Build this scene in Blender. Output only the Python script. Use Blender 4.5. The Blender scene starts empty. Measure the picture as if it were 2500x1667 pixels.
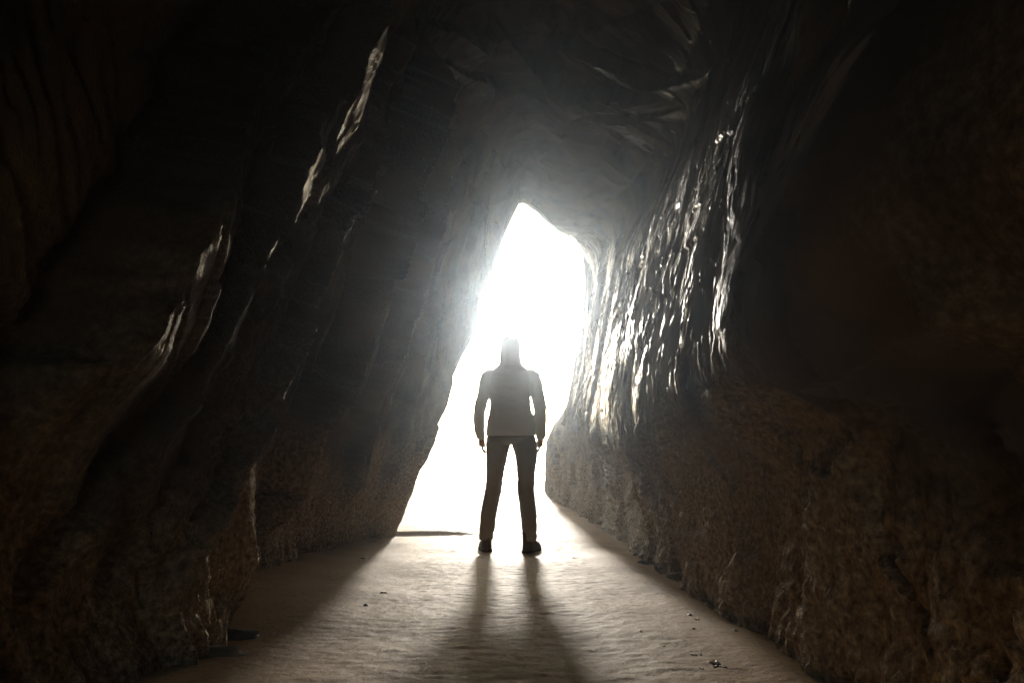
import bpy, math
import numpy as np
from mathutils import Vector, Matrix

# ------------------------------------------------------------------ scene, camera, sky, sun
S = bpy.context.scene
COL = S.collection
R = math.radians
TILT = math.atan((1130 - 833.5) / 1800.0)
CAM_Z = 0.713
cam_d = bpy.data.cameras.new('camera')
cam_d.sensor_width = 36.0
cam_d.lens = 1800.0 / 2500.0 * 36.0
cam_d.clip_start = 0.05
cam_d.clip_end = 6000
cam = bpy.data.objects.new('camera', cam_d)
COL.objects.link(cam)
cam.location = (0, 0, CAM_Z)
cam.rotation_euler = (math.pi / 2 + TILT, 0, 0)
S.camera = cam

SUN_EL, SUN_AZ = R(12.0), R(0.2)        # azimuth measured from +Y towards +X
W = bpy.data.worlds.new('World')
S.world = W
W.use_nodes = True
wt = W.node_tree
wt.nodes.clear()
w_out = wt.nodes.new('ShaderNodeOutputWorld')
w_bg = wt.nodes.new('ShaderNodeBackground')
w_sky = wt.nodes.new('ShaderNodeTexSky')
w_sky.sky_type = 'NISHITA'
w_sky.sun_disc = False
w_sky.sun_elevation = SUN_EL
w_sky.sun_rotation = SUN_AZ
w_sky.air_density = 1.0
w_sky.dust_density = 1.5
w_sky.ozone_density = 1.0
w_bg.inputs['Strength'].default_value = 0.15
wt.links.new(w_sky.outputs[0], w_bg.inputs[0])
wt.links.new(w_bg.outputs[0], w_out.inputs[0])

sun_d = bpy.data.lights.new('sun', 'SUN')
sun_d.energy = 2.4
sun_d.angle = R(2.8)
sun_d.color = (1.0, 0.94, 0.84)
sun = bpy.data.objects.new('sun', sun_d)
COL.objects.link(sun)
to_sun = Vector((math.sin(SUN_AZ) * math.cos(SUN_EL), math.cos(SUN_AZ) * math.cos(SUN_EL), math.sin(SUN_EL)))
sun.rotation_euler = to_sun.to_track_quat('Z', 'Y').to_euler()
sun.location = to_sun * 40

S.view_settings.view_transform = 'Standard'
S.view_settings.look = 'None'
S.view_settings.exposure = 1.75
S.view_settings.gamma = 1.0
S.view_settings.use_curve_mapping = False
S.render.engine = 'CYCLES'
S.cycles.use_denoising = True
try:
    S.cycles.denoiser = 'OPENIMAGEDENOISE'
    S.cycles.denoising_input_passes = 'RGB_ALBEDO_NORMAL'
    S.cycles.denoising_prefilter = 'ACCURATE'
except Exception:
    pass
S.cycles.use_adaptive_sampling = True
S.cycles.adaptive_threshold = 0.004
S.cycles.adaptive_min_samples = 80
S.cycles.max_bounces = 4
S.cycles.diffuse_bounces = 3
S.cycles.glossy_bounces = 2
S.cycles.volume_bounces = 0
S.cycles.sample_clamp_indirect = 4.0

HAZE_DENSITY = 0.0021
HAZE_G = 0.92

# ------------------------------------------------------------------ numpy noise
_rng = np.random.RandomState(7)
_perm = _rng.permutation(256).astype(np.int32)
_perm = np.concatenate([_perm, _perm, _perm])
_g = _rng.normal(size=(256, 3))
_g = (_g / np.linalg.norm(_g, axis=1)[:, None]).astype(np.float32)


def perlin(p):
    p = np.asarray(p, np.float32)
    i = np.floor(p).astype(np.int32)
    f = p - i
    i &= 255
    u = f * f * f * (f * (f * 6 - 15) + 10)
    out = []
    for dx in (0, 1):
        for dy in (0, 1):
            for dz in (0, 1):
                h = _perm[_perm[_perm[i[:, 0] + dx] + i[:, 1] + dy] + i[:, 2] + dz]
                g = _g[h]
                out.append(g[:, 0] * (f[:, 0] - dx) + g[:, 1] * (f[:, 1] - dy) + g[:, 2] * (f[:, 2] - dz))
    x00 = out[0] + u[:, 2] * (out[1] - out[0])
    x01 = out[2] + u[:, 2] * (out[3] - out[2])
    x10 = out[4] + u[:, 2] * (out[5] - out[4])
    x11 = out[6] + u[:, 2] * (out[7] - out[6])
    y0 = x00 + u[:, 1] * (x01 - x00)
    y1 = x10 + u[:, 1] * (x11 - x10)
    return (y0 + u[:, 0] * (y1 - y0)) * 1.6


def fbm(p, octs=4, gain=0.5, lac=2.03, ridged=False):
    s = 0.0
    a = 1.0
    p = np.asarray(p, np.float32).copy()
    for k in range(octs):
        n = perlin(p + 17.3 * k)
        if ridged:
            n = 1.0 - 2.0 * np.abs(n)
        s = s + a * n
        a *= gain
        p = p * lac
    return s


def worley(p):
    """distance to nearest jittered cell point, p (N,3)"""
    p = np.asarray(p, np.float32)
    i = np.floor(p).astype(np.int32)
    f = p - i
    best = np.full(len(p), 9.0, np.float32)
    for dx in (-1, 0, 1):
        for dy in (-1, 0, 1):
            for dz in (-1, 0, 1):
                c = (i + np.array([dx, dy, dz])) & 255
                h = _perm[_perm[_perm[c[:, 0]] + c[:, 1]] + c[:, 2]]
                j = _g[h] * 0.35 + 0.5
                d = f - (np.array([dx, dy, dz], np.float32) + j)
                best = np.minimum(best, np.einsum('ij,ij->i', d, d))
    return np.sqrt(best)


def sstep(a, b, x):
    t = np.clip((x - a) / (b - a), 0, 1)
    return t * t * (3 - 2 * t)


# ------------------------------------------------------------------ object helpers
def tag(o, label=None, cat=None, group=None, kind=None):
    if label: o['label'] = label
    if cat: o['category'] = cat
    if group: o['group'] = group
    if kind: o['kind'] = kind
    return o


def np_mesh(name, V, F, smooth=True):
    V = np.asarray(V, np.float32)
    F = np.asarray(F, np.int32)
    m = bpy.data.meshes.new(name)
    n = F.shape[1]
    m.vertices.add(len(V))
    m.vertices.foreach_set('co', V.ravel())
    m.loops.add(F.size)
    m.loops.foreach_set('vertex_index', F.ravel())
    m.polygons.add(len(F))
    m.polygons.foreach_set('loop_start', np.arange(0, F.size, n, dtype=np.int32))
    if smooth:
        m.polygons.foreach_set('use_smooth', np.ones(len(F), bool))
    m.update(calc_edges=True)
    return m


def obj(name, mesh, mat=None, parent=None, loc=None):
    o = bpy.data.objects.new(name, mesh)
    COL.objects.link(o)
    if mat: o.data.materials.append(mat)
    if parent: o.parent = parent
    if loc is not None: o.location = loc
    return o


def empty(name, loc, rz=0.0):
    o = bpy.data.objects.new(name, None)
    COL.objects.link(o)
    o.location = loc
    o.rotation_euler = (0, 0, rz)
    return o


def grid_faces(nu, nv, u0=0, u1=None, v0=0, v1=None):
    u1 = nu - 1 if u1 is None else u1
    v1 = nv - 1 if v1 is None else v1
    a, b = np.meshgrid(np.arange(u0, u1), np.arange(v0, v1), indexing='ij')
    i = (a * nv + b).ravel()
    return np.stack([i, i + 1, i + nv + 1, i + nv], 1)


def sub_grid(P, u0, u1, v0, v1):
    Q = P[u0:u1 + 1, v0:v1 + 1]
    nu, nv = Q.shape[:2]
    return Q.reshape(-1, 3), grid_faces(nu, nv)


# ------------------------------------------------------------------ materials
class NT:
    def __init__(self, name):
        self.m = bpy.data.materials.new(name)
        self.m.use_nodes = True
        self.t = self.m.node_tree
        self.b = self.t.nodes['Principled BSDF']

    def n(self, kind, **kw):
        nd = self.t.nodes.new(kind)
        for k, v in kw.items():
            if k in nd.inputs:
                nd.inputs[k].default_value = v
            else:
                setattr(nd, k, v)
        return nd

    def l(self, a, b):
        self.t.links.new(a, b)

    def coords(self, scale=(1, 1, 1), rot=(0, 0, 0)):
        g = self.n('ShaderNodeNewGeometry')
        mp = self.n('ShaderNodeMapping')
        mp.inputs['Scale'].default_value = scale
        mp.inputs['Rotation'].default_value = rot
        self.l(g.outputs['Position'], mp.inputs['Vector'])
        return mp.outputs[0]

    def noise(self, vec, scale, detail=5, rough=0.55):
        nd = self.n('ShaderNodeTexNoise')
        nd.inputs['Scale'].default_value = scale
        nd.inputs['Detail'].default_value = detail
        nd.inputs['Roughness'].default_value = rough
        self.l(vec, nd.inputs['Vector'])
        return nd.outputs['Fac']

    def ramp(self, fac, stops):
        r = self.n('ShaderNodeValToRGB')
        e = r.color_ramp.elements
        while len(e) < len(stops): e.new(0.5)
        for k, (p, c) in enumerate(stops):
            e[k].position = p
            e[k].color = (*c, 1) if len(c) == 3 else c
        self.l(fac, r.inputs[0])
        return r.outputs[0]

    def mix(self, fac, a, b):
        x = self.n('ShaderNodeMix', data_type='RGBA')
        if hasattr(fac, 'links'): self.l(fac, x.inputs[0])
        else: x.inputs[0].default_value = fac
        for s, v in ((x.inputs[6], a), (x.inputs[7], b)):
            if hasattr(v, 'links'): self.l(v, s)
            else: s.default_value = (*v, 1)
        return x.outputs[2]

    def over_diffuse(self, col, nrm, fac):
        d = self.n('ShaderNodeBsdfDiffuse')
        d.inputs['Roughness'].default_value = 0.8
        self.l(col, d.inputs['Color']); self.l(nrm, d.inputs['Normal'])
        m = self.n('ShaderNodeMixShader')
        self.l(fac, m.inputs[0]); self.l(d.outputs[0], m.inputs[1]); self.l(self.b.outputs[0], m.inputs[2])
        self.l(m.outputs[0], self.t.nodes['Material Output'].inputs['Surface'])

    def bump(self, h, strength, dist, nrm=None):
        b = self.n('ShaderNodeBump')
        b.inputs['Strength'].default_value = strength
        b.inputs['Distance'].default_value = dist
        self.l(h, b.inputs['Height'])
        if nrm is not None: self.l(nrm, b.inputs['Normal'])
        return b.outputs[0]


def rock_material():
    k = NT('cave_rock')
    p = k.coords()
    stretched = k.coords(scale=(1, 1, 0.5), rot=(0, R(-14), 0))
    at = k.n('ShaderNodeAttribute'); at.attribute_name = 'tone'      # r: grain tone, g: crust, b: dampness, alpha: wet streaks
    sep = k.n('ShaderNodeSeparateColor')
    k.l(at.outputs['Color'], sep.inputs[0])
    fine = k.noise(p, 45, 3, 0.65)
    grain = k.noise(stretched, 120, 3, 0.7)
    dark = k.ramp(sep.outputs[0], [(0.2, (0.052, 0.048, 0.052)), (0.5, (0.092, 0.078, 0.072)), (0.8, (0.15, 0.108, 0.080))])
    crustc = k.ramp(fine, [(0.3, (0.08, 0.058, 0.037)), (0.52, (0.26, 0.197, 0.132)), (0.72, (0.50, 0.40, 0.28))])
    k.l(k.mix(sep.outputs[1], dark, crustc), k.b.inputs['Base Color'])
    # wet broken streaks are glossy, the smooth rock between them is dull
    wetm = k.n('ShaderNodeMath', operation='MULTIPLY')
    k.l(at.outputs['Alpha'], wetm.inputs[0])
    k.l(k.ramp(grain, [(0.36, (0.15,) * 3), (0.58, (1, 1, 1))]), wetm.inputs[1])
    k.l(k.mix(wetm.outputs[0], (0.52, 0.52, 0.52), (0.30, 0.30, 0.30)), k.b.inputs['Roughness'])
    k.b.inputs['Specular IOR Level'].default_value = 0.5
    fac = k.n('ShaderNodeMath', operation='MAXIMUM')
    k.l(wetm.outputs[0], fac.inputs[0]); k.l(sep.outputs[2], fac.inputs[1])
    h1 = k.n('ShaderNodeMath', operation='MULTIPLY_ADD')       # grain * (0.25 + wet) + fine * crust
    w2 = k.n('ShaderNodeMath', operation='MULTIPLY_ADD')
    k.l(at.outputs['Alpha'], w2.inputs[0]); w2.inputs[1].default_value = 2.2; w2.inputs[2].default_value = 0.15
    h0 = k.n('ShaderNodeMath', operation='MULTIPLY')
    k.l(fine, h0.inputs[0]); k.l(sep.outputs[1], h0.inputs[1])
    k.l(grain, h1.inputs[0]); k.l(w2.outputs[0], h1.inputs[1]); k.l(h0.outputs[0], h1.inputs[2])
    nb = k.bump(h1.outputs[0], 1.0, 0.016)
    k.l(nb, k.b.inputs['Normal'])
    k.over_diffuse(k.b.inputs['Base Color'].links[0].from_socket, nb, fac.outputs[0])
    return k.m


def sand_material():
    k = NT('damp_sand')
    p = k.coords()
    a = k.noise(p, 1.6, 4, 0.6)
    b = k.noise(p, 38, 4, 0.7)
    g = k.noise(p, 240, 1, 0.7)
    c1 = k.ramp(a, [(0.35, (0.27, 0.172, 0.082)), (0.65, (0.38, 0.25, 0.128))])
    c2 = k.mix(k.ramp(b, [(0.52, (0, 0, 0)), (0.70, (0.8,) * 3)]), c1, (0.11, 0.074, 0.04))
    c3 = k.mix(k.ramp(g, [(0.6, (0, 0, 0)), (0.75, (0.55,) * 3)]), c2, (0.07, 0.05, 0.03))
    # wetter towards the sea: smoother, darker, glossier
    sx = k.n('ShaderNodeSeparateXYZ')
    k.l(p, sx.inputs[0])
    yy = k.n('ShaderNodeMath', operation='MULTIPLY_ADD')
    k.l(a, yy.inputs[0]); yy.inputs[1].default_value = 1.5; k.l(sx.outputs['Y'], yy.inputs[2])
    wet = k.n('ShaderNodeMapRange')
    wet.inputs['From Min'].default_value = 1.5
    wet.inputs['From Max'].default_value = 9.5
    wet.inputs['To Min'].default_value = 0.06
    wet.inputs['To Max'].default_value = 0.66
    k.l(yy.outputs[0], wet.inputs['Value'])
    k.l(c3, k.b.inputs['Base Color'])
    k.b.inputs['Roughness'].default_value = 0.62
    k.b.inputs['Specular IOR Level'].default_value = 0.4
    k.b.inputs['Specular Tint'].default_value = (1.0, 0.82, 0.58, 1)
    add = k.n('ShaderNodeMath', operation='MULTIPLY_ADD')
    k.l(g, add.inputs[0]); add.inputs[1].default_value = 0.3; k.l(b, add.inputs[2])
    nb = k.bump(add.outputs[0], 0.6, 0.007)
    k.l(nb, k.b.inputs['Normal'])
    k.over_diffuse(c3, nb, wet.outputs[0])
    return k.m


def cloth(name, col, col2, rough=0.85, scale=260):
    k = NT(name)
    tc = k.n('ShaderNodeTexCoord')
    n = k.noise(tc.outputs['Object'], 5, 5)
    k.l(k.mix(n, col, col2), k.b.inputs['Base Color'])
    k.b.inputs['Roughness'].default_value = rough
    k.b.inputs['Sheen Weight'].default_value = 0.25
    k.l(k.bump(k.noise(tc.outputs['Object'], scale, 2), 0.4, 0.002), k.b.inputs['Normal'])
    return k.m


def plain(name, col, rough=0.6, var=0.25, scale=30, bump=0.3):
    k = NT(name)
    tc = k.n('ShaderNodeTexCoord')
    n = k.noise(tc.outputs['Object'], scale, 5)
    k.l(k.mix(n, tuple(c * (1 - var) for c in col), tuple(min(1, c * (1 + var)) for c in col)), k.b.inputs['Base Color'])
    k.b.inputs['Roughness'].default_value = rough
    k.l(k.bump(k.noise(tc.outputs['Object'], scale * 3, 3), bump, 0.003), k.b.inputs['Normal'])
    return k.m


M_ROCK = rock_material()
M_SAND = sand_material()

# ------------------------------------------------------------------ pixel ray -> point at a given depth y (photo is 2500 x 1667)
ct, st_ = math.cos(TILT), math.sin(TILT)


def P(px, py, y):
    a = (px - 1250) / 1800.0
    b = (833.5 - py) / 1800.0
    d = (a, ct - b * st_, st_ + b * ct)
    s = y / d[1]
    return (a * s, y, CAM_Z + d[2] * s)


# ------------------------------------------------------------------ the sand
def ground_z(x, y):
    x = np.asarray(x, float); y = np.asarray(y, float)
    z = np.interp(y, [-6, 0, 6.0, 6.6, 8, 16, 30, 60, 120, 3000], [0.36, 0.205, 0.008, -0.003, 0.0, 0.11, 0.0, -1.0, -2.2, -3.0])
    return z


def build_ground():
    def spread(lo, hi, step, far_lo, far_hi, g=1.18):
        a = list(np.arange(lo, hi + 1e-6, step))
        s = step
        while a[-1] < far_hi:
            s *= g; a.append(a[-1] + s)
        s = step
        b = []
        q = lo
        while q > far_lo:
            s *= g; q -= s; b.append(q)
        return np.array(b[::-1] + a)
    xs = spread(-1.75, 1.75, 0.014, -1500, 1500)
    ys = spread(1.2, 9.0, 0.014, -8, 2600)
    X, Y = np.meshgrid(xs, ys, indexing='ij')
    x = X.ravel(); y = Y.ravel()
    z = ground_z(x, y)
    # smooth the kinks of the long profile
    z = (ground_z(x, y - 0.25) + z + ground_z(x, y + 0.25)) / 3
    near = 1 - sstep(20, 60, np.hypot(x, y))
    q = np.stack([x, y, 0 * x], 1)
    z = z + near * (0.022 * perlin(q * 0.9) + 0.006 * perlin(q * 2.7 + 5))
    # wind and foot worn relief, drawn out sideways
    qs = q * np.array([10.0, 20.0, 1])
    churn = sstep(0.95, 0.35, np.abs(x + 0.05 + 0.15 * perlin(q * 0.8 + 3))) * near
    z = z + near * (0.0005 + 0.0030 * churn) * fbm(qs, 4, 0.62)
    z = z + near * 0.0009 * fbm(q * 40, 2)
    # low ledge of sand at the foot of the left wall by the mouth
    led = sstep(-0.15, -0.75, x) * sstep(7.55, 7.68, y) * sstep(9.0, 8.2, y)
    z = z + 0.035 * led
    # sand banked up a little against the walls
    z = z + near * 0.05 * sstep(1.0, 1.7, -x) * sstep(9, 7, y) - near * 0.03 * sstep(0.75, 1.0, x) * sstep(9, 7, y)
    V = np.stack([x, y, z], 1)
    o = obj('sand_ground', np_mesh('sand_ground', V, grid_faces(len(xs), len(ys))), M_SAND)
    tag(o, 'damp brown sand floor running out through the cave mouth', kind='structure')
    return o


GROUND = build_ground()

# ------------------------------------------------------------------ the cave: one tube of rings, split into walls and roof
def pl(y, pts):
    return [(x, y, z) for x, z in pts]


rings = [
    pl(-4.2, [(-0.5, .3), (-.5, .8), (-.5, 1.2), (-.4, 1.8), (-.2, 2.1), (0, 2.2), (.2, 2.1), (.4, 1.9), (.5, 1.6), (.5, 1.3), (.5, 1.1), (.5, .9), (.5, .7), (.5, .3)]),
    pl(-2.4, [(-1.5, 0), (-1.6, .9), (-1.55, 1.6), (-1.2, 2.9), (-.7, 3.8), (0, 4.1), (.8, 4.0), (1.5, 3.4), (1.7, 2.5), (1.6, 1.7), (1.45, 1.2), (1.35, 1.0), (1.3, .7), (1.2, 0)]),
    pl(-0.4, [(-1.15, -.1), (-1.3, .7), (-1.3, 1.4), (-1.05, 2.7), (-.55, 3.8), (.2, 4.4), (1.1, 4.3), (1.3, 3.5), (1.2, 2.5), (.95, 1.7), (.88, 1.1), (.95, .9), (1.05, .5), (1.0, -.1)]),
    pl(1.4, [(-.74, -.3), (-1.02, .5), (-1.18, 1.35), (-1.0, 2.6), (-.5, 3.7), (.1, 4.1), (.6, 3.8), (1.0, 2.9), (.80, 2.1), (.66, 1.5), (.64, 1.0), (.84, .80), (.90, .45), (.74, -.3)]),
    pl(2.05, [(-.88, -.3), (-1.10, .5), (-1.08, 1.3), (-.74, 2.6), (-.36, 3.8), (.1, 4.0), (.55, 3.8), (1.05, 2.95), (.82, 2.0), (.68, 1.42), (.66, 1.0), (.84, .80), (.90, .45), (.78, -.3)]),
    pl(2.8, [(-1.13, -.3), (-1.01, .5), (-.87, 1.3), (-.55, 2.6), (-.25, 3.7), (.15, 3.95), (.53, 3.78), (1.10, 2.98), (.87, 2.1), (.72, 1.48), (.70, .94), (.86, .75), (.92, .42), (.82, -.3)]),
    pl(3.5, [(-1.27, -.3), (-1.24, .5), (-1.08, 1.3), (-.68, 2.6), (-.28, 3.75), (.15, 4.0), (.52, 3.75), (1.14, 3.02), (.92, 2.2), (.77, 1.53), (.73, .87), (.87, .70), (.93, .40), (.85, -.3)]),
    pl(4.5, [(-1.47, -.3), (-1.40, .5), (-1.17, 1.3), (-.76, 2.6), (-.34, 3.75), (.2, 4.1), (.58, 3.75), (1.2, 3.12), (.98, 2.35), (.81, 1.6), (.76, .80), (.89, .64), (.96, .35), (.92, -.3)]),
    pl(6.3, [(-1.62, -.35), (-1.47, .45), (-1.22, 1.2), (-.74, 2.4), (-.3, 3.5), (.22, 3.95), (.75, 3.72), (1.32, 3.35), (1.09, 2.6), (.90, 1.7), (.84, .86), (.96, .72), (1.04, .45), (1.0, -.35)]),
    [P(935, 1390, 7.5), P(992, 1235, 7.6), P(1056, 1030, 7.6), P(1190, 720, 7.7), P(1243, 545, 7.9), P(1272, 494, 8.1), P(1350, 553, 8.4), P(1408, 588, 9.4),
     P(1424, 691, 11.0), P(1400, 900, 12), P(1383, 985, 12), P(1350, 1040, 13.2), P(1331, 1120, 15.5), P(1331, 1260, 16)],
]
mouth = rings[-1]
cx, cz = 0.05, 1.6
def flare(k, dy, lift):
    out = []
    for i, (x, y, z) in enumerate(mouth):
        dx, dz = x - cx, z - cz
        L = math.hypot(dx, dz)
        if i == 0: dx, dz, L = -1, 0, 1
        if i == 13: dx, dz, L = 1, 0, 1
        if i in (11, 12): dx, dz, L = 1, 0.15 if i == 11 else 0, 1
        out.append((x + dx / L * k, y + dy, z + dz / L * k))
    return out
rings += [flare(0.35, 0.28, 0), flare(1.6, 0.7, 0), flare(14, 2.2, 0)]
RG = np.array(rings, float)                # (nr, 14, 3)
NU_SEG = [40, 80, 110, 120, 70, 70, 55, 90, 90, 60, 30, 45, 80]
NV_SEG = [14, 26, 50, 70, 80, 70, 100, 160, 170, 24, 12, 24]


def catmull(Pk, counts, mono=False):
    """Pk (n, ..., 3), open curve through n points with counts[i] steps per segment"""
    n = len(Pk)
    out = []
    for i in range(n - 1):
        p1, p2 = Pk[i], Pk[i + 1]
        p0 = Pk[i - 1] if i > 0 else 2 * p1 - p2
        p3 = Pk[i + 2] if i + 2 < n else 2 * p2 - p1
        # chord lengths tame overshoot where spacing is uneven
        d1 = np.linalg.norm(p2 - p1, axis=-1, keepdims=True) + 1e-6
        d0 = np.linalg.norm(p1 - p0, axis=-1, keepdims=True) + 1e-6
        d2 = np.linalg.norm(p3 - p2, axis=-1, keepdims=True) + 1e-6
        m1 = ((p1 - p0) / d0 + (p2 - p1) / d1) * 0.5 * d1
        m2 = ((p2 - p1) / d1 + (p3 - p2) / d2) * 0.5 * d1
        if mono:                                             # no overshoot between rings
            s0, s1, s2 = (p1 - p0) / d0, (p2 - p1) / d1, (p3 - p2) / d2
            m1 = np.where(s0 * s1 > 0, 2 * s0 * s1 / (s0 + s1 + np.where(s0 + s1 == 0, 1, 0)), 0) * d1
            m2 = np.where(s1 * s2 > 0, 2 * s1 * s2 / (s1 + s2 + np.where(s1 + s2 == 0, 1, 0)), 0) * d1
        m = counts[i]
        ts = np.arange(m) / m if i < n - 2 else np.linspace(0, 1, m + 1)
        for t in ts:
            h00 = 2 * t ** 3 - 3 * t ** 2 + 1; h10 = t ** 3 - 2 * t ** 2 + t
            h01 = -2 * t ** 3 + 3 * t ** 2; h11 = t ** 3 - t ** 2
            out.append(h00 * p1 + h10 * m1 + h01 * p2 + h11 * m2)
    return np.array(out)


A = catmull(np.swapaxes(RG, 0, 1), NU_SEG)           # (nu, nr, 3)
B = catmull(np.swapaxes(A, 0, 1), NV_SEG, True)            # (nv, nu, 3)
BASE = np.swapaxes(B, 0, 1)                          # (nu, nv, 3)
NU, NV = BASE.shape[:2]
U_OF = np.concatenate([[0], np.cumsum(NU_SEG)])      # grid row of each control point
V_OF = np.concatenate([[0], np.cumsum(NV_SEG)])
V_MOUTH = V_OF[9]


def normals(G):
    du = np.gradient(G, axis=0)
    dv = np.gradient(G, axis=1)
    n = np.cross(du, dv)
    n /= np.linalg.norm(n, axis=-1, keepdims=True) + 1e-9
    return n


def to_px(p):
    """photo pixel of world points (N,3)"""
    x, y, z = p[..., 0], p[..., 1], p[..., 2] - CAM_Z
    f = y * ct + z * st_
    u = -y * st_ + z * ct
    return np.stack([1250 + 1800 * x / np.maximum(f, .05), 833.5 - 1800 * u / np.maximum(f, .05), f], -1)


def facets(p, amp, seed=0.0):
    """broken rock: every jittered cell is a tilted flat face"""
    p = np.asarray(p, np.float32) + seed
    i = np.floor(p).astype(np.int32)
    f = p - i
    best = np.full(len(p), 9.0, np.float32)
    val = np.zeros(len(p), np.float32)
    for dx in (-1, 0, 1):
        for dy in (-1, 0, 1):
            for dz in (-1, 0, 1):
                o = np.array([dx, dy, dz], np.float32)
                c = (i + o.astype(np.int32)) & 255
                h = _perm[_perm[_perm[c[:, 0]] + c[:, 1]] + c[:, 2]]
                dd = f - (o + _g[h] * 0.42 + 0.5)
                q = dd[:, 0] ** 2 + dd[:, 1] ** 2 + dd[:, 2] ** 2
                m = q < best
                g2 = _g[(h[m] * 7 + 13) & 255]
                best[m] = q[m]
                val[m] = (g2 * dd[m]).sum(1) * 1.1 + g2[:, 0] * 0.45
    return amp * val


# joints of the rock as seen on the walls: (height, reach in m, edge width in m, photo points top to bottom)
LEFT_STEPS = [
    (0.29, .7, .10, [(640, -80), (440, 200), (300, 360), (150, 620), (40, 900)]),
    (0.13, .35, .05, [(730, -80), (655, 160), (565, 340), (497, 470), (420, 650), (330, 900), (230, 1150), (120, 1450)]),
    (0.09, .35, .08, [(800, 300), (690, 560), (560, 780), (470, 940), (420, 1090), (350, 1250), (250, 1550)]),
    (0.13, .30, .04, [(960, 60), (890, 240), (805, 440), (748, 560), (705, 720), (640, 850), (600, 1000), (510, 1150), (410, 1330), (330, 1500)]),
    (0.31, .75, .12, [(1010, 150), (915, 370), (870, 480), (822, 690), (765, 860), (705, 1000), (640, 1230), (575, 1430), (500, 1560)]),
    (0.21, .8, .14, [(1060, 350), (970, 620), (905, 850), (868, 980), (830, 1130), (795, 1290), (760, 1400)]),
    (0.13, .8, .12, [(1115, 430), (1065, 600), (1015, 830), (975, 970), (940, 1120), (900, 1280), (880, 1350)]),
    (0.07, .5, .05, [(1165, 480), (1130, 620), (1108, 800), (1065, 950), (1020, 1060), (990, 1200)]),
]
RIGHT_STEPS = []
ROOF_STEPS = [   # left to right across the roof
    (0.130, .55, .07, [(960, 40), (1090, 55), (1150, 92), (1200, 40), (1250, 95), (1300, 140), (1390, 200), (1500, 190), (1580, 185)]),
    (0.117, .55, .07, [(1380, 60), (1480, 108), (1560, 150), (1600, 190), (1690, 185), (1760, 170), (1900, 215), (2000, 190)]),
    (0.078, .8, .10, [(1010, 120), (1150, 175), (1290, 225), (1390, 275), (1500, 250), (1640, 262), (1790, 262)]),
    (0.033, .5, .06, [(1035, 452), (1110, 478), (1180, 503), (1240, 470)]),
]


WETMAP = np.zeros((NU, NV))


def step_field(spec, u0, u1):
    """sum of the joints over grid rows u0..u1; each juts out at its line and thins away towards the mouth"""
    G = BASE[u0:u1]
    px = to_px(G)
    ok = (px[..., 2] > 0.6) & (np.arange(NV)[None, :] <= V_MOUTH + 2)
    arc = np.concatenate([np.zeros((u1 - u0, 1)), np.cumsum(np.linalg.norm(np.diff(G, axis=1), axis=-1), 1)], 1)
    flat = G.reshape(-1, 3)
    wob = (0.035 * perlin(flat * 2.3 + 7) + 0.026 * perlin(flat * 6.1 + 3) + 0.014 * perlin(flat * 17 + 1)).reshape(arc.shape)
    out = np.zeros(arc.shape)
    prox = np.zeros(arc.shape)
    brk = 0.5 + 0.9 * perlin(flat * np.array([9, 9, 5]) + 21).reshape(arc.shape)
    for h, reach, w, pts in spec:
        us, vs = [], []
        dense = []
        for (ax, ay), (bx_, by_) in zip(pts[:-1], pts[1:]):
            for t in np.linspace(0, 1, 7)[:-1]:
                dense.append((ax + (bx_ - ax) * t, ay + (by_ - ay) * t))
        dense.append(pts[-1])
        sub = px[:, ::3]
        sok = ok[:, ::3]
        for qx, qy in dense:
            d2 = np.where(sok, (sub[..., 0] - qx) ** 2 + (sub[..., 1] - qy) ** 2, 1e12)
            k = np.argmin(d2)
            if d2.flat[k] < 60 ** 2:
                iu, iv = np.unravel_index(k, d2.shape)
                us.append(iu); vs.append(arc[iu, iv * 3])
        if len(us) < 3: continue
        o = np.argsort(us, kind='stable')
        us = np.array(us)[o].astype(float); vs = np.array(vs)[o]
        uu_, inv = np.unique(us, return_inverse=True)
        vv_ = np.array([vs[inv == j].mean() for j in range(len(uu_))])
        rows = np.arange(u1 - u0)
        a0 = np.interp(rows, uu_, vv_)
        fade = sstep(uu_[0] - 25, uu_[0] + 8, rows) * (1 - sstep(uu_[-1] - 8, uu_[-1] + 25, rows))
        dist = arc - a0[:, None] + wob
        w = min(w, 0.06)
        prof = np.where(dist < 0, 0, np.minimum(dist / w, 1) * np.clip(1 - (dist - w) / reach, 0, 1))
        # shallow groove at the foot of the step
        prof = prof - 0.22 * np.exp(-((dist + 0.02) / 0.035) ** 2)
        out += h * fade[:, None] * prof * sstep(0.15, 0.6, G[..., 2])
        near_edge = np.exp(-np.maximum(-dist, 0) / 0.16) * (dist < 0.02) + np.exp(-((dist - w) / 0.06) ** 2) + 0.8 * sstep(0.0, 0.5, brk) * np.clip(1 - np.abs(dist - w - 0.1) / 0.2, 0, 1)
        prox = np.maximum(prox, fade[:, None] * np.clip(near_edge * (0.5 + brk), 0, 1) * min(1, h / 0.06))
    WETMAP[u0:u1] = np.maximum(WETMAP[u0:u1], prox)
    return out


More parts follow.
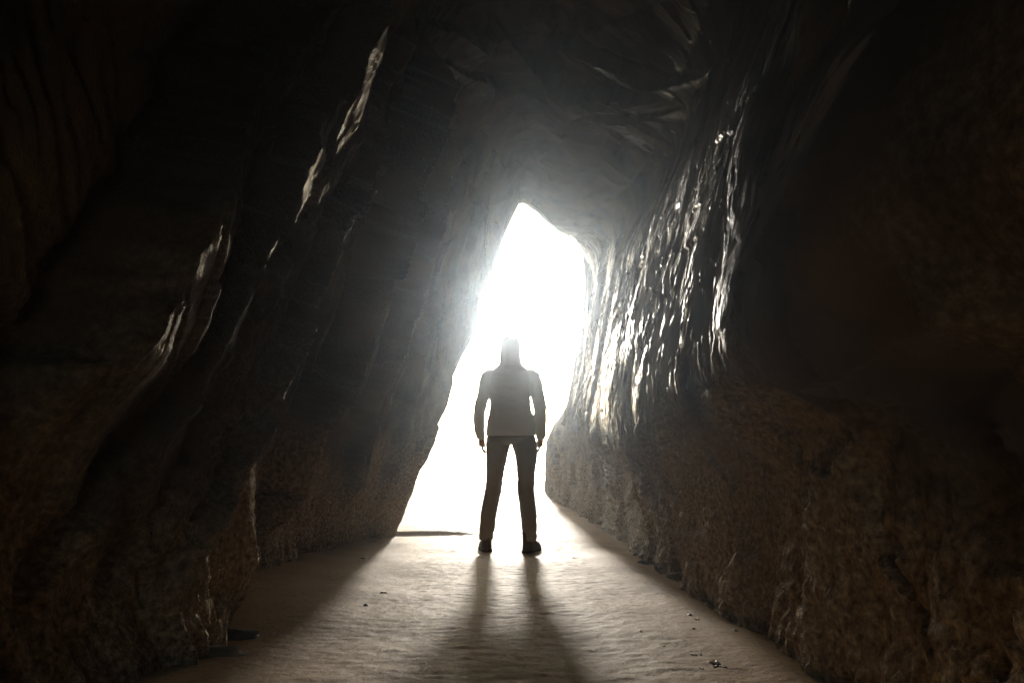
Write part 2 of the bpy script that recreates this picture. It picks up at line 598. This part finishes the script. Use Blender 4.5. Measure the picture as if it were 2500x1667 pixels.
def relief():
    N = normals(BASE)
    c = np.array([0.1, 0, 1.8])
    mid = BASE[:, 200]
    N *= np.sign(np.mean(np.einsum('ij,ij->i', N[:, 200], c * np.array([1, 0, 1]) - mid * np.array([1, 0, 1]))))
    P_ = BASE.astype(np.float32)
    tot = np.zeros((NU, NV), np.float32)
    flat = P_.reshape(-1, 3)
    rows = np.arange(NU)
    wl = (1 - sstep(U_OF[3] + 50, U_OF[4] + 20, rows))[:, None]
    wr = sstep(U_OF[7] - 30, U_OF[7] + 8, rows)[:, None]
    wc = np.clip(1 - wl - wr, 0, 1)
    lowz = sstep(1.35, 0.55, P_[..., 2] + 0.3 * perlin(flat * 1.3).reshape(NU, NV))
    tot += (0.09 * perlin(flat * 0.9 + 3.1) + 0.035 * perlin(flat * 2.1 + 9.4)).reshape(NU, NV) * (1 - 0.88 * wr * sstep(1.9, 3.2, P_[..., 1]))

    def crust(p):
        return 0.026 * fbm(p * np.array([4.5, 4.5, 3.2]) + 2, 3, 0.55) + 0.030 * (0.55 - worley(p * np.array([17, 17, 13]))) + 0.012 * (0.5 - worley(p * np.array([41, 41, 33])))

    # ---- left wall
    u1 = U_OF[4] + 21
    p = P_[:u1].reshape(-1, 3); x, y, z = p.T
    lean = np.stack([x, y + 0.24 * z + 0.10 * perlin(p * .8 + 40), z * 0.24], 1)
    dl = facets(lean * np.array([1.2, 2.6, 2.6]), 0.060, 3) + facets(lean * np.array([3, 8, 8]), 0.020, 11)
    mask = sstep(-.15, .4, perlin(p * np.array([1, 1.5, .6]) + 61))
    dl += (0.004 + 0.016 * mask) * fbm(lean * np.array([7, 17, 17]), 3, 0.6, ridged=True)
    dl = dl.reshape(u1, NV)
    dl += step_field(LEFT_STEPS, 0, u1)
    lz = lowz[:u1]
    tot[:u1] += wl[:u1] * (dl * (1 - 0.15 * lz) + lz * 0.75 * crust(p).reshape(u1, NV))
    # ---- right wall
    u0 = U_OF[7] - 30
    p = P_[u0:].reshape(-1, 3); x, y, z = p.T
    n = NU - u0
    upper = sstep(U_OF[10] + 6, U_OF[10] - 20, rows[u0:])[:, None]
    ar = y + 0.22 * (z - 1.5) + 0.10 * perlin(p * np.array([1.2, 1.2, .7]) + 33)
    qr = np.stack([x, ar, z * 0.20], 1)
    patch = sstep(-0.25, 0.25, perlin(np.stack([x, ar * 1.6, z * 0.77], 1) + 91) + 0.35 * perlin(np.stack([x, ar * 5, z * 1.8], 1) + 3))
    q2 = np.stack([x, ar + 0.04 * perlin(p * 6), z * 0.42 + 0.03 * perlin(p * 7 + 9)], 1)
    dr = (0.1 + 0.9 * patch) * (facets(q2 * np.array([18, 28, 28]), 0.0030, 31) + 0.0025 * fbm(q2 * 24, 2, 0.7))
    dr += facets(p * np.array([2.0, 2.2, 3.4]), 0.016, 15) + facets(p * np.array([6, 7, 10]), 0.006, 17)
    dr += 0.0012 * fbm(p * 30, 2)
    dr = dr.reshape(n, NV) + step_field(RIGHT_STEPS, u0, NU)
    cr = crust(p).reshape(n, NV)
    lowr = cr + (0.06 * fbm(p * 1.6, 3) + facets(p * 2.2, 0.05, 8)).reshape(n, NV)
    lz = lowz[u0:]
    tot[u0:] += wr[u0:] * (upper * (dr * (1 - 0.5 * lz) + 0.5 * lz * cr) + (1 - upper) * lowr)
    # ---- roof
    u0, u1 = U_OF[3] + 50, U_OF[7] + 9
    p = P_[u0:u1].reshape(-1, 3); x, y, z = p.T
    q = np.stack([x * 1.1 + 0.4 * y, y * 1.6 - 0.5 * x, z], 1)
    dc = facets(q * 0.9, 0.10, 2) + facets(q * 3.1, 0.035, 6) + 0.014 * fbm(np.stack([x * 4, y * 8, z * 4], 1), 4, 0.55)
    dc = dc.reshape(u1 - u0, NV) + step_field(ROOF_STEPS, u0, u1)
    tot[u0:u1] += wc[u0:u1] * dc
    # keep the mouth outline near its drawn place
    vv = np.arange(NV)[None, :]
    edge = np.exp(-((vv - V_MOUTH) / 22.0) ** 2)
    tot = tot * (1 - 0.88 * edge) + edge * 0.010 * fbm(flat * np.array([5, 5, 4]), 4, 0.6).reshape(NU, NV)
    far = sstep(V_OF[10], V_OF[11], vv)
    tot = tot * (1 - far) + far * 0.5 * perlin(flat * 0.5).reshape(NU, NV)
    return BASE + N * tot[..., None]


CAVE = relief()


def rock_tone():
    p = CAVE.reshape(-1, 3).astype(np.float32)
    tone = 0.5 + 0.42 * fbm(p * 1.9, 3, 0.6)
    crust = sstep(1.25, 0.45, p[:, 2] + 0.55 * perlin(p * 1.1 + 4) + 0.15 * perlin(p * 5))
    uu = np.repeat(np.arange(NU), NV)
    ar = p[:, 1] + 0.22 * (p[:, 2] - 1.5)
    qq = np.stack([p[:, 0], ar, p[:, 2] * 0.45], 1)
    wet = sstep(-0.10, 0.34, perlin(qq * np.array([1, 1.6, 2.2]) + 91) + 0.5 * perlin(qq * np.array([5, 9, 14]) + 3) + 0.55 * perlin(qq * np.array([14, 34, 34]) + 7))
    wet = wet * sstep(U_OF[7] - 10, U_OF[7] + 15, uu) * (1 - sstep(U_OF[10], U_OF[10] + 20, uu)) 
    wet = wet * (1 - 0.85 * sstep(1.9, 2.6, p[:, 2] - 0.25 * (p[:, 1] - 4))) * sstep(1.8, 2.4, p[:, 1])
    wet = np.maximum(wet, np.where(uu < U_OF[4] + 20, 0.95, 0.35) * WETMAP.ravel())
    crest = np.exp(-((np.tile(np.arange(NV), NU) - V_OF[5] + 7 * perlin(p * np.array([3, 3, 2]) + 5) + 6) / 10.0) ** 2) * (uu < U_OF[4])
    wet = np.maximum(wet, 0.6 * crest * sstep(-0.25, 0.25, perlin(p * np.array([7, 7, 3]) + 8)))
    wet = wet * (1 - 0.4 * crust)
    damp = np.where(uu < U_OF[4] + 20, 0.75, np.where(uu < U_OF[7] - 10, 0.45, np.where(uu > U_OF[10] + 10, 0.35, 0.0))) * (0.75 + 0.5 * perlin(p * 1.3 + 14)) * (1 - 0.4 * crust)
    return np.clip(np.stack([tone, crust, damp, wet], 1), 0, 1).reshape(NU, NV, 4).astype(np.float32)


TONE = rock_tone()
def cave_piece(name, u0, u1, v0, v1, label):
    V, F = sub_grid(CAVE, u0, u1, v0, v1)
    m = np_mesh(name, V, F)
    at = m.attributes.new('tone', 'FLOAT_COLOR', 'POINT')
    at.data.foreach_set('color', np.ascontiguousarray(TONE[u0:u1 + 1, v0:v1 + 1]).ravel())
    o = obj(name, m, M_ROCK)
    return tag(o, label, kind='structure')

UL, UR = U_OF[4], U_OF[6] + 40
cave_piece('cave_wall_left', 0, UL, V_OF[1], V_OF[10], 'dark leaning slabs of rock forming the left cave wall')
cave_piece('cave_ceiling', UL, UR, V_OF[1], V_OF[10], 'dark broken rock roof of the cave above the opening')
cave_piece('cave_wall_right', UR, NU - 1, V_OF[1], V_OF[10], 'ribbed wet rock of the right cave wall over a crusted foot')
cave_piece('cave_wall_back', 0, NU - 1, 0, V_OF[1], 'unlit rock closing the cave behind the viewer')
cave_piece('cliff', 0, NU - 1, V_OF[10], NV - 1, 'outer rock face around the mouth of the cave')

# ------------------------------------------------------------------ the person, seen from behind
def tube(pts, n=20):
    """closed tube through rings (x, y, z, rx, ry[, ax]) ; rings stay level unless an axis is given"""
    V, F = [], []
    m = len(pts)
    for (x, y, z, rx, ry) in pts:
        for k in range(n):
            a = 2 * math.pi * k / n
            V.append((x + rx * math.cos(a), y + ry * math.sin(a), z))
    for j in range(m - 1):
        for k in range(n):
            k2 = (k + 1) % n
            F.append((j * n + k, j * n + k2, (j + 1) * n + k2, (j + 1) * n + k))
    V.append(tuple(pts[0][:3])); V.append(tuple(pts[-1][:3]))
    c0, c1 = len(V) - 2, len(V) - 1
    for k in range(n):
        k2 = (k + 1) % n
        F.append((c0, k2, k)); F.append((c1, (m - 1) * n + k, (m - 1) * n + k2))
    return V, F


def limb(path, n=12):
    """round tube along any path of (x, y, z, r)"""
    V, F = [], []
    pts = [Vector(p[:3]) for p in path]
    m = len(pts)
    ref = Vector((0.3, 1, 0.2)).normalized()
    for j in range(m):
        t = (pts[min(j + 1, m - 1)] - pts[max(j - 1, 0)]).normalized()
        a = t.cross(ref).normalized(); b = t.cross(a)
        for k in range(n):
            c = 2 * math.pi * k / n
            V.append(tuple(pts[j] + (a * math.cos(c) + b * math.sin(c)) * path[j][3]))
    for j in range(m - 1):
        for k in range(n):
            k2 = (k + 1) % n
            F.append((j * n + k, j * n + k2, (j + 1) * n + k2, (j + 1) * n + k))
    V.append(tuple(pts[0])); V.append(tuple(pts[-1]))
    for k in range(n):
        k2 = (k + 1) % n
        F.append((len(V) - 2, k2, k)); F.append((len(V) - 1, (m - 1) * n + k, (m - 1) * n + k2))
    return V, F


def ball(c, r, n=14):
    pts = []
    for j in range(n + 1):
        t = -math.pi / 2 + math.pi * j / n
        s_ = max(math.cos(t), 0.02)
        pts.append((c[0], c[1], c[2] + r[2] * math.sin(t), r[0] * s_, r[1] * s_))
    return tube(pts, 16)


def fuse(name, shapes, voxel, smooth=4, wrinkle=None):
    """union of shapes as one continuous skin"""
    V, F = [], []
    for v, f in shapes:
        o = len(V)
        V += v
        F += [tuple(i + o for i in q) for q in f]
    m = bpy.data.meshes.new(name)
    m.from_pydata(V, [], F)
    t = bpy.data.objects.new(name, m)
    COL.objects.link(t)
    r = t.modifiers.new('r', 'REMESH'); r.mode = 'VOXEL'; r.voxel_size = voxel
    if smooth:
        k = t.modifiers.new('s', 'SMOOTH'); k.iterations = smooth; k.factor = 0.5
    dg = bpy.context.evaluated_depsgraph_get()
    out = bpy.data.meshes.new_from_object(t.evaluated_get(dg))
    bpy.data.objects.remove(t); bpy.data.meshes.remove(m)
    out.name = name
    n = len(out.vertices)
    if wrinkle is not None:
        co = np.empty(n * 3, np.float32); out.vertices.foreach_get('co', co); co = co.reshape(-1, 3)
        no = np.empty(n * 3, np.float32); out.vertex_normals.foreach_get('vector', no); no = no.reshape(-1, 3)
        co = co + no * wrinkle(co)[:, None]
        out.vertices.foreach_set('co', co.ravel().astype(np.float32))
    out.polygons.foreach_set('use_smooth', np.ones(len(out.polygons), bool))
    out.update()
    return out


def lerp_rings(pts, shrink):
    return [(x, y, z, max(rx - shrink, .01), max(ry - shrink, .01)) for x, y, z, rx, ry in pts]


def build_person(px, py):
    gz = float(ground_z(px, py))
    root = empty('person', (px, py, gz))
    root.scale = (1.06, 1.05, 1.03)
    tag(root, 'person in grey hooded jacket and dark trousers standing legs apart on the sand', 'person')
    m_skin = plain('skin', (0.42, 0.26, 0.19), 0.55, 0.12, 20, 0.1)
    m_jack = cloth('jacket_cloth', (0.46, 0.51, 0.55), (0.54, 0.59, 0.63))
    m_hood = cloth('hood_cloth', (0.32, 0.36, 0.385), (0.38, 0.42, 0.445))
    m_trou = cloth('trouser_cloth', (0.15, 0.145, 0.145), (0.20, 0.195, 0.195))
    m_boot = plain('boot_leather', (0.035, 0.028, 0.024), 0.6, 0.3, 18)
    m_sole = plain('boot_rubber', (0.02, 0.02, 0.02), 0.8, 0.2, 18)

    torso = [(.002, 0, .905, .196, .128), (.002, 0, .96, .194, .130), (.003, 0, 1.03, .186, .128), (.003, 0, 1.09, .174, .122),
             (-.002, 0, 1.16, .159, .115), (-.006, 0, 1.257, .163, .120), (-.006, .0, 1.324, .176, .120), (-.004, .0, 1.38, .180, .110),
             (0, .0, 1.43, .172, .096), (0, .005, 1.468, .122, .084), (0, .01, 1.50, .080, .076), (0, .012, 1.535, .072, .074)]
    armL = [(-.150, 0, 1.448, .045, .050), (-.172, 0, 1.415, .062, .066), (-.190, 0, 1.34, .062, .066), (-.205, 0, 1.27, .055, .060), (-.228, -.004, 1.19, .050, .056), (-.245, 0, 1.12, .047, .053),
            (-.251, .012, 1.055, .047, .051), (-.247, .028, .98, .043, .047), (-.240, .040, .92, .040, .043), (-.232, .048, .882, .035, .038)]
    armR = [(.150, 0, 1.448, .045, .050), (.174, 0, 1.415, .062, .066), (.194, 0, 1.34, .063, .066), (.210, 0, 1.27, .057, .060), (.229, -.004, 1.19, .053, .056), (.238, 0, 1.12, .051, .053),
            (.240, .012, 1.055, .049, .051), (.243, .028, .98, .044, .047), (.244, .040, .92, .040, .043), (.240, .048, .882, .035, .038)]

    def wr_j(c):
        q = c * np.array([5, 5, 17])
        w = 0.006 * fbm(q + 3, 3, 0.5) * (0.4 + 0.9 * np.exp(-((c[:, 2] - 1.17) / .10) ** 2))
        arm = sstep(.17, .21, np.abs(c[:, 0]))
        w = w + arm * 0.005 * perlin(c * np.array([9, 9, 22]) + 5)
        return w
    obj('jacket', fuse('jacket', [tube(torso, 32), tube(armL), tube(armR)], 0.0065, 3, wr_j), m_jack, root)

    # trousers
    pelvis = [(.004, 0, .985, .165, .105), (.004, 0, .94, .178, .112), (.006, 0, .905, .188, .118), (.006, 0, .89, .196, .122), (.008, 0, .862, .196, .122), (.008, 0, .84, .17, .11)]
    legL = [(-.085, 0, .90, .09, .105), (-.097, 0, .85, .100, .115), (-.106, 0, .746, .083, .098), (-.118, 0, .61, .071, .084), (-.131, .008, .504, .065, .074), (-.147, .012, .41, .064, .072),
            (-.172, .008, .275, .0625, .071), (-.184, .0, .15, .057, .066), (-.188, -.004, .085, .052, .062)]
    legR = [(.098, 0, .90, .09, .105), (.110, 0, .85, .103, .115), (.126, -.01, .746, .088, .098), (.123, -.025, .61, .071, .084), (.121, -.035, .504, .066, .074), (.127, -.05, .41, .063, .072),
            (.142, -.075, .275, .0625, .071), (.147, -.095, .15, .056, .066), (.147, -.10, .085, .051, .062)]

    def wr_t(c):
        k = np.exp(-((c[:, 2] - .50) / .09) ** 2) + 1.5 * np.exp(-((c[:, 2] - .14) / .08) ** 2) + 0.5
        return 0.0045 * k * fbm(c * np.array([7, 7, 19]) + 9, 3, 0.5)
    obj('trousers', fuse('trousers', [tube(pelvis, 28), tube(legL), tube(legR)], 0.0065, 2, wr_t), m_trou, root)

    # boots
    def boot(cx_, cy, yaw, z_heel):
        up = [(0, -.075, .0, .030, .028), ]
        sh = []
        sh.append(tube([(0, -.02, .016, .043, .085), (0, -.02, .05, .041, .080), (0, -.03, .09, .040, .062), (0, -.035, .13, .041, .055), (0, -.035, .165, .042, .055)], 20))
        sh.append(tube([(0, .07, .016, .047, .115), (0, .07, .04, .045, .112), (0, .06, .065, .036, .085), (0, .04, .085, .022, .05)], 20))
        body = fuse('boot', sh, 0.006, 3)
        o = obj('boot', body, m_boot, root, (cx_, cy, 0.0))
        o.rotation_euler = (0, 0, yaw)
        so = fuse('sole', [tube([(0, -.03, 0.0, .046, .080), (0, -.03, .018, .046, .080)], 24), tube([(0, .07, 0.0, .050, .120), (0, .07, .018, .050, .120)], 24)], 0.006, 1)
        obj('sole', so, m_sole, o)
    boot(-.190, .03, R(10), 0)
    boot(.150, -.07, R(-24), 0)

    # hood: a shell open to the front
    def hood():
        prof = [(1.475, .104, .090), (1.50, .092, .088), (1.535, .083, .092), (1.58, .081, .098), (1.63, .082, .102), (1.67, .079, .100), (1.702, .069, .088), (1.722, .050, .066), (1.732, .024, .034)]
        V, F = [], []
        n = 30
        for j, (z, rx, ry) in enumerate(prof):
            half = R(146 - 6 * max(0, 4 - abs(j - 4)))
            for k in range(n + 1):
                a = -math.pi / 2 - half + 2 * half * k / n
                V.append((rx * math.cos(a), .015 + ry * math.sin(a), z + 0.004 * math.sin(3 * a + j)))
        for j in range(len(prof) - 1):
            for k in range(n):
                i = j * (n + 1) + k
                F.append((i, i + 1, i + n + 2, i + n + 1))
        c = len(V); V.append((0, .015, 1.734))
        j = len(prof) - 1
        for k in range(n):
            F.append((j * (n + 1) + k, j * (n + 1) + k + 1, c))
        m = bpy.data.meshes.new('hood'); m.from_pydata(V, [], F)
        m.polygons.foreach_set('use_smooth', np.ones(len(F), bool))
        o = obj('hood', m, m_hood, root)
        sd = o.modifiers.new('thick', 'SOLIDIFY'); sd.thickness = 0.006; sd.offset = -1
        ss = o.modifiers.new('sub', 'SUBSURF'); ss.levels = 1; ss.render_levels = 1
    hood()

    # body: one continuous figure under the clothes
    sk = [tube(lerp_rings(torso[:-1], .02), 24), tube(lerp_rings(armL, .014)), tube(lerp_rings(armR, .014)), tube(lerp_rings(pelvis, .02), 20),
          tube(lerp_rings(legL, .022) + [(-.19, .0, .05, .022, .03)]), tube(lerp_rings(legR, .022) + [(.148, -.1, .05, .022, .03)])]
    sk.append(tube([(0, .012, 1.46, .055, .056), (0, .018, 1.54, .052, .056)], 16))                 # neck
    sk.append(ball((0, .020, 1.605, ), (.062, .078, .098)))                                            # skull
    sk.append(ball((0, .050, 1.545), (.042, .045, .045)))                                              # jaw
    sk.append(limb([(0, .088, 1.625, .007), (0, .106, 1.588, .012), (0, .094, 1.578, .010)], 10))      # nose
    for s_ in (-1, 1):
        sk.append(ball((s_ * .061, .012, 1.60), (.008, .016, .028), 8))                                # ears
        sk.append(ball((s_ * .026, .082, 1.612), (.012, .010, .008), 8))                               # eyes
    sk.append(ball((0, .092, 1.548), (.022, .008, .007), 8))                                           # mouth
    for s_, ax_ in ((-1, -.232), (1, .240)):
        hy, hz = .050, .885
        sk.append(limb([(ax_, hy, hz + .03, .026), (ax_, hy + .004, hz, .024), (ax_ - s_ * .004, hy + .008, hz - .03, .028), (ax_ - s_ * .006, hy + .010, hz - .062, .026)], 14))
        for f, (fy, ln) in enumerate(((.036, .062), (.016, .070), (-.005, .066), (-.024, .052))):
            x0 = ax_ - s_ * .006; y0 = hy + fy; z0 = hz - .058
            sk.append(limb([(x0, y0, z0 + .012, .0095), (x0 - s_ * .004, y0 + .002, z0 - ln * .42, .0090), (x0 - s_ * .018, y0 + .004, z0 - ln * .72, .0082), (x0 - s_ * .032, y0 + .004, z0 - ln * .80, .0072)], 10))
        sk.append(limb([(ax_ - s_ * .008, hy + .024, hz - .01, .012), (ax_ - s_ * .020, hy + .044, hz - .036, .0105), (ax_ - s_ * .026, hy + .050, hz - .066, .009)], 10))
    obj('body', fuse('body', sk, 0.0045, 2), m_skin, root)
    return root


build_person(-0.014, 6.24)
# ------------------------------------------------------------------ the sea beyond the beach
def sea():
    V = [(-1500, 47, -.6), (1500, 47, -.6), (1500, 2600, -.6), (-1500, 2600, -.6)]
    k = NT('sea_water')
    k.b.inputs['Base Color'].default_value = (0.05, 0.09, 0.10, 1)
    k.b.inputs['Roughness'].default_value = 0.18
    k.l(k.bump(k.noise(k.coords(scale=(0.4, 1, 1)), 1.2, 3), 0.5, 0.25), k.b.inputs['Normal'])
    tag(obj('sea', np_mesh('sea', V, [(0, 1, 2, 3)], smooth=False), k.m), 'pale sea beyond the sand outside the cave', kind='structure')


sea()

# ------------------------------------------------------------------ small things on the sand
_co = np.empty(len(GROUND.data.vertices) * 3, np.float32)
GROUND.data.vertices.foreach_get('co', _co)
_co = _co.reshape(-1, 3)


def sand_at(px, py):
    """point of the sand sheet under a photo pixel"""
    y = 3.0
    for _ in range(40):
        q = P(px, py, y)
        gz = float(ground_z(q[0], y))
        d = q[2] - gz
        y = max(1.0, y + d * (2.0 if d > 0 else 2.0))
    q = P(px, py, y)
    k = np.argmin((_co[:, 0] - q[0]) ** 2 + (_co[:, 1] - q[1]) ** 2)
    return (q[0], q[1], float(_co[k, 2]))


M_DARKSTONE = plain('dark_pebble', (0.045, 0.038, 0.032), 0.6, 0.4, 40)
M_SHELL = plain('pale_shell', (0.62, 0.56, 0.47), 0.45, 0.15, 60)
M_WEED = plain('dry_weed', (0.05, 0.036, 0.018), 0.7, 0.4, 50)
M_LOWROCK = plain('pale_rock', (0.13, 0.105, 0.08), 0.8, 0.45, 14, 1.0)


def lump(name, r, seed, rough=0.25, n=14, freq=1.6):
    v, f = ball((0, 0, 0), (1, 1, 1), n)
    v = np.array(v, np.float32)
    v *= (1 + rough * fbm(v * freq + seed * 3.7, 3, 0.5))[:, None]
    v *= np.array(r, np.float32)
    m = bpy.data.meshes.new(name)
    m.from_pydata([tuple(map(float, a)) for a in v], [], f)
    m.polygons.foreach_set('use_smooth', np.ones(len(f), bool))
    return m


def fan_shell(name, r):
    V, F = [], []
    na, nr = 21, 6
    for j in range(nr + 1):
        t = j / nr
        for k in range(na):
            a = R(-75) + R(150) * k / (na - 1)
            rr = r * t * (1 - 0.10 * (abs(a) / R(75)) ** 2)
            V.append((rr * math.sin(a), rr * math.cos(a) - r * .5, r * (0.34 * math.sin(math.pi * min(1, t * .55 + .42)) + 0.05 * t * math.cos(k * math.pi))))
    for j in range(nr):
        for k in range(na - 1):
            i = j * na + k
            F.append((i, i + 1, i + na + 1, i + na))
    m = bpy.data.meshes.new(name)
    m.from_pydata(V, [], F)
    return m


def weed_scrap(name, r, seed):
    rg = np.random.RandomState(seed)
    V, F = [], []
    for b in range(3):
        a = rg.uniform(0, 6.28); x, y = rg.uniform(-.3, .3, 2) * r
        prev = None
        for k in range(7):
            w = r * .10 * (1 - abs(k - 3) / 4.5)
            a += rg.uniform(-.5, .5)
            x += math.cos(a) * r * .26; y += math.sin(a) * r * .26
            z = r * (0.10 + 0.12 * rg.rand())
            nx, ny = -math.sin(a) * w, math.cos(a) * w
            i = len(V)
            V += [(x + nx, y + ny, z), (x - nx, y - ny, z * .8), (x - nx, y - ny, z * .8 - .003), (x + nx, y + ny, z - .003)]
            if prev is not None:
                for e in range(4):
                    F.append((prev + e, prev + (e + 1) % 4, i + (e + 1) % 4, i + e))
            prev = i
    m = bpy.data.meshes.new(name)
    m.from_pydata(V, [], F)
    return m


def put(name, mesh, mat, px, py, label, cat, group, sink=0.0, rz=0.0, thick=False):
    x, y, z = sand_at(px, py)
    o = obj(name, mesh, mat, None, (x, y, z - sink))
    o.rotation_euler = (0, 0, rz)
    if thick:
        sd = o.modifiers.new('thick', 'SOLIDIFY'); sd.thickness = 0.0025
    return tag(o, label, cat, group)


PEB = 'pebbles on the sand'
put('pebble', lump('pebble', (.017, .013, .009), 1), M_DARKSTONE, 886, 1364, 'dark pebble on the bright sand left of the person, near the left wall', 'pebble', PEB, .002)
put('pebble', lump('pebble', (.013, .011, .008), 2), M_DARKSTONE, 893, 1471, 'tiny dark pebble alone on the left side of the sand', 'pebble', PEB, .002)
put('pebble', lump('pebble', (.045, .035, .026), 3, .35), M_DARKSTONE, 1569, 1368, 'largest dark stone at the foot of the right wall', 'pebble', PEB, .006)
put('pebble', lump('pebble', (.010, .009, .006), 4), M_DARKSTONE, 1684, 1499, 'small dark pebble just above the white shell on the right', 'pebble', PEB, .001)
put('pebble', lump('pebble', (.007, .007, .005), 5), M_DARKSTONE, 1693, 1541, 'smallest dark pebble just below the white shell on the right', 'pebble', PEB, .001)
put('pebble', lump('pebble', (.009, .007, .005), 6), M_DARKSTONE, 1795, 1545, 'dark pebble on the sand farthest right, near the wall foot', 'pebble', PEB, .001)
SHL = 'shells on the sand'
put('shell', fan_shell('shell', .020), M_SHELL, 1699, 1513, 'white fan shell lying on the sand by the right wall', 'shell', SHL, .001, 0.7, True)
put('shell', fan_shell('shell', .022), M_SHELL, 1744, 1623, 'pale shell tangled with weed at the lower right', 'shell', SHL, .001, 2.4, True)
put('shell', fan_shell('shell', .008), M_SHELL, 1564, 1546, 'tiny pale shell right of the person\'s shadow', 'shell', SHL, .0, 1.4, True)
put('shell', fan_shell('shell', .009), M_SHELL, 1622, 1580, 'tiny pale shell between the shadow and the weed scraps', 'shell', SHL, .0, 4.0, True)
WED = 'scraps of weed on the sand'
put('weed_scrap', weed_scrap('weed_scrap', 0.0341, 1), M_WEED, 915, 1326, 'dark weed scrap by the foot of the left wall near the opening', 'seaweed', WED)
put('weed_scrap', weed_scrap('weed_scrap', 0.0211, 2), M_WEED, 946, 1445, 'dark weed scrap left of the left leg shadow', 'seaweed', WED)
put('weed_scrap', weed_scrap('weed_scrap', 0.0248, 3), M_WEED, 1410, 1364, 'dark weed scrap on the sand to the right of the person', 'seaweed', WED)
put('weed_scrap', weed_scrap('weed_scrap', 0.0136, 4), M_WEED, 1708, 1603, 'upper of two small weed scraps near the lower right shell', 'seaweed', WED)
put('weed_scrap', weed_scrap('weed_scrap', 0.0112, 5), M_WEED, 1711, 1637, 'lower of two small weed scraps near the lower right shell', 'seaweed', WED)
put('weed_scrap', weed_scrap('weed_scrap', 0.0161, 6), M_WEED, 1756, 1628, 'weed scrap caught against the shell at the lower right', 'seaweed', WED)
put('low_rock', lump('low_rock', (.16, .055, .035), 11, .42, 26, 1.9), M_LOWROCK, 470, 1597, 'pale low rock half buried in sand at the foot of the left wall', 'rock', None, .012, 0.35)
put('low_rock', lump('low_rock', (.07, .05, .035), 12, .35, 16, 1.4), M_DARKSTONE, 575, 1545, 'dark knobbly stone on the sand beside the pale low rock', 'rock', None, .008, 0.2)

# ------------------------------------------------------------------ hazy air round everything
def haze():
    x0, x1, y0, y1, z0, z1 = -1600, 1600, -20, 2700, -6.0, 22.0
    V = [(x, y, z) for x in (x0, x1) for y in (y0, y1) for z in (z0, z1)]
    F = [(0, 1, 3, 2), (4, 6, 7, 5), (0, 4, 5, 1), (2, 3, 7, 6), (0, 2, 6, 4), (1, 5, 7, 3)]
    m = bpy.data.materials.new('sea_haze')
    m.use_nodes = True
    t = m.node_tree
    t.nodes.clear()
    o_ = t.nodes.new('ShaderNodeOutputMaterial')
    v = t.nodes.new('ShaderNodeVolumePrincipled')
    v.inputs['Color'].default_value = (0.76, 0.88, 1.0, 1)
    v.inputs['Density'].default_value = HAZE_DENSITY
    v.inputs['Anisotropy'].default_value = HAZE_G
    t.links.new(v.outputs[0], o_.inputs['Volume'])
    o = obj('haze', np_mesh('haze', V, F, smooth=False), m)
    tag(o, 'bright sea haze hanging in the air of the cave mouth', 'haze', kind='stuff')

haze()
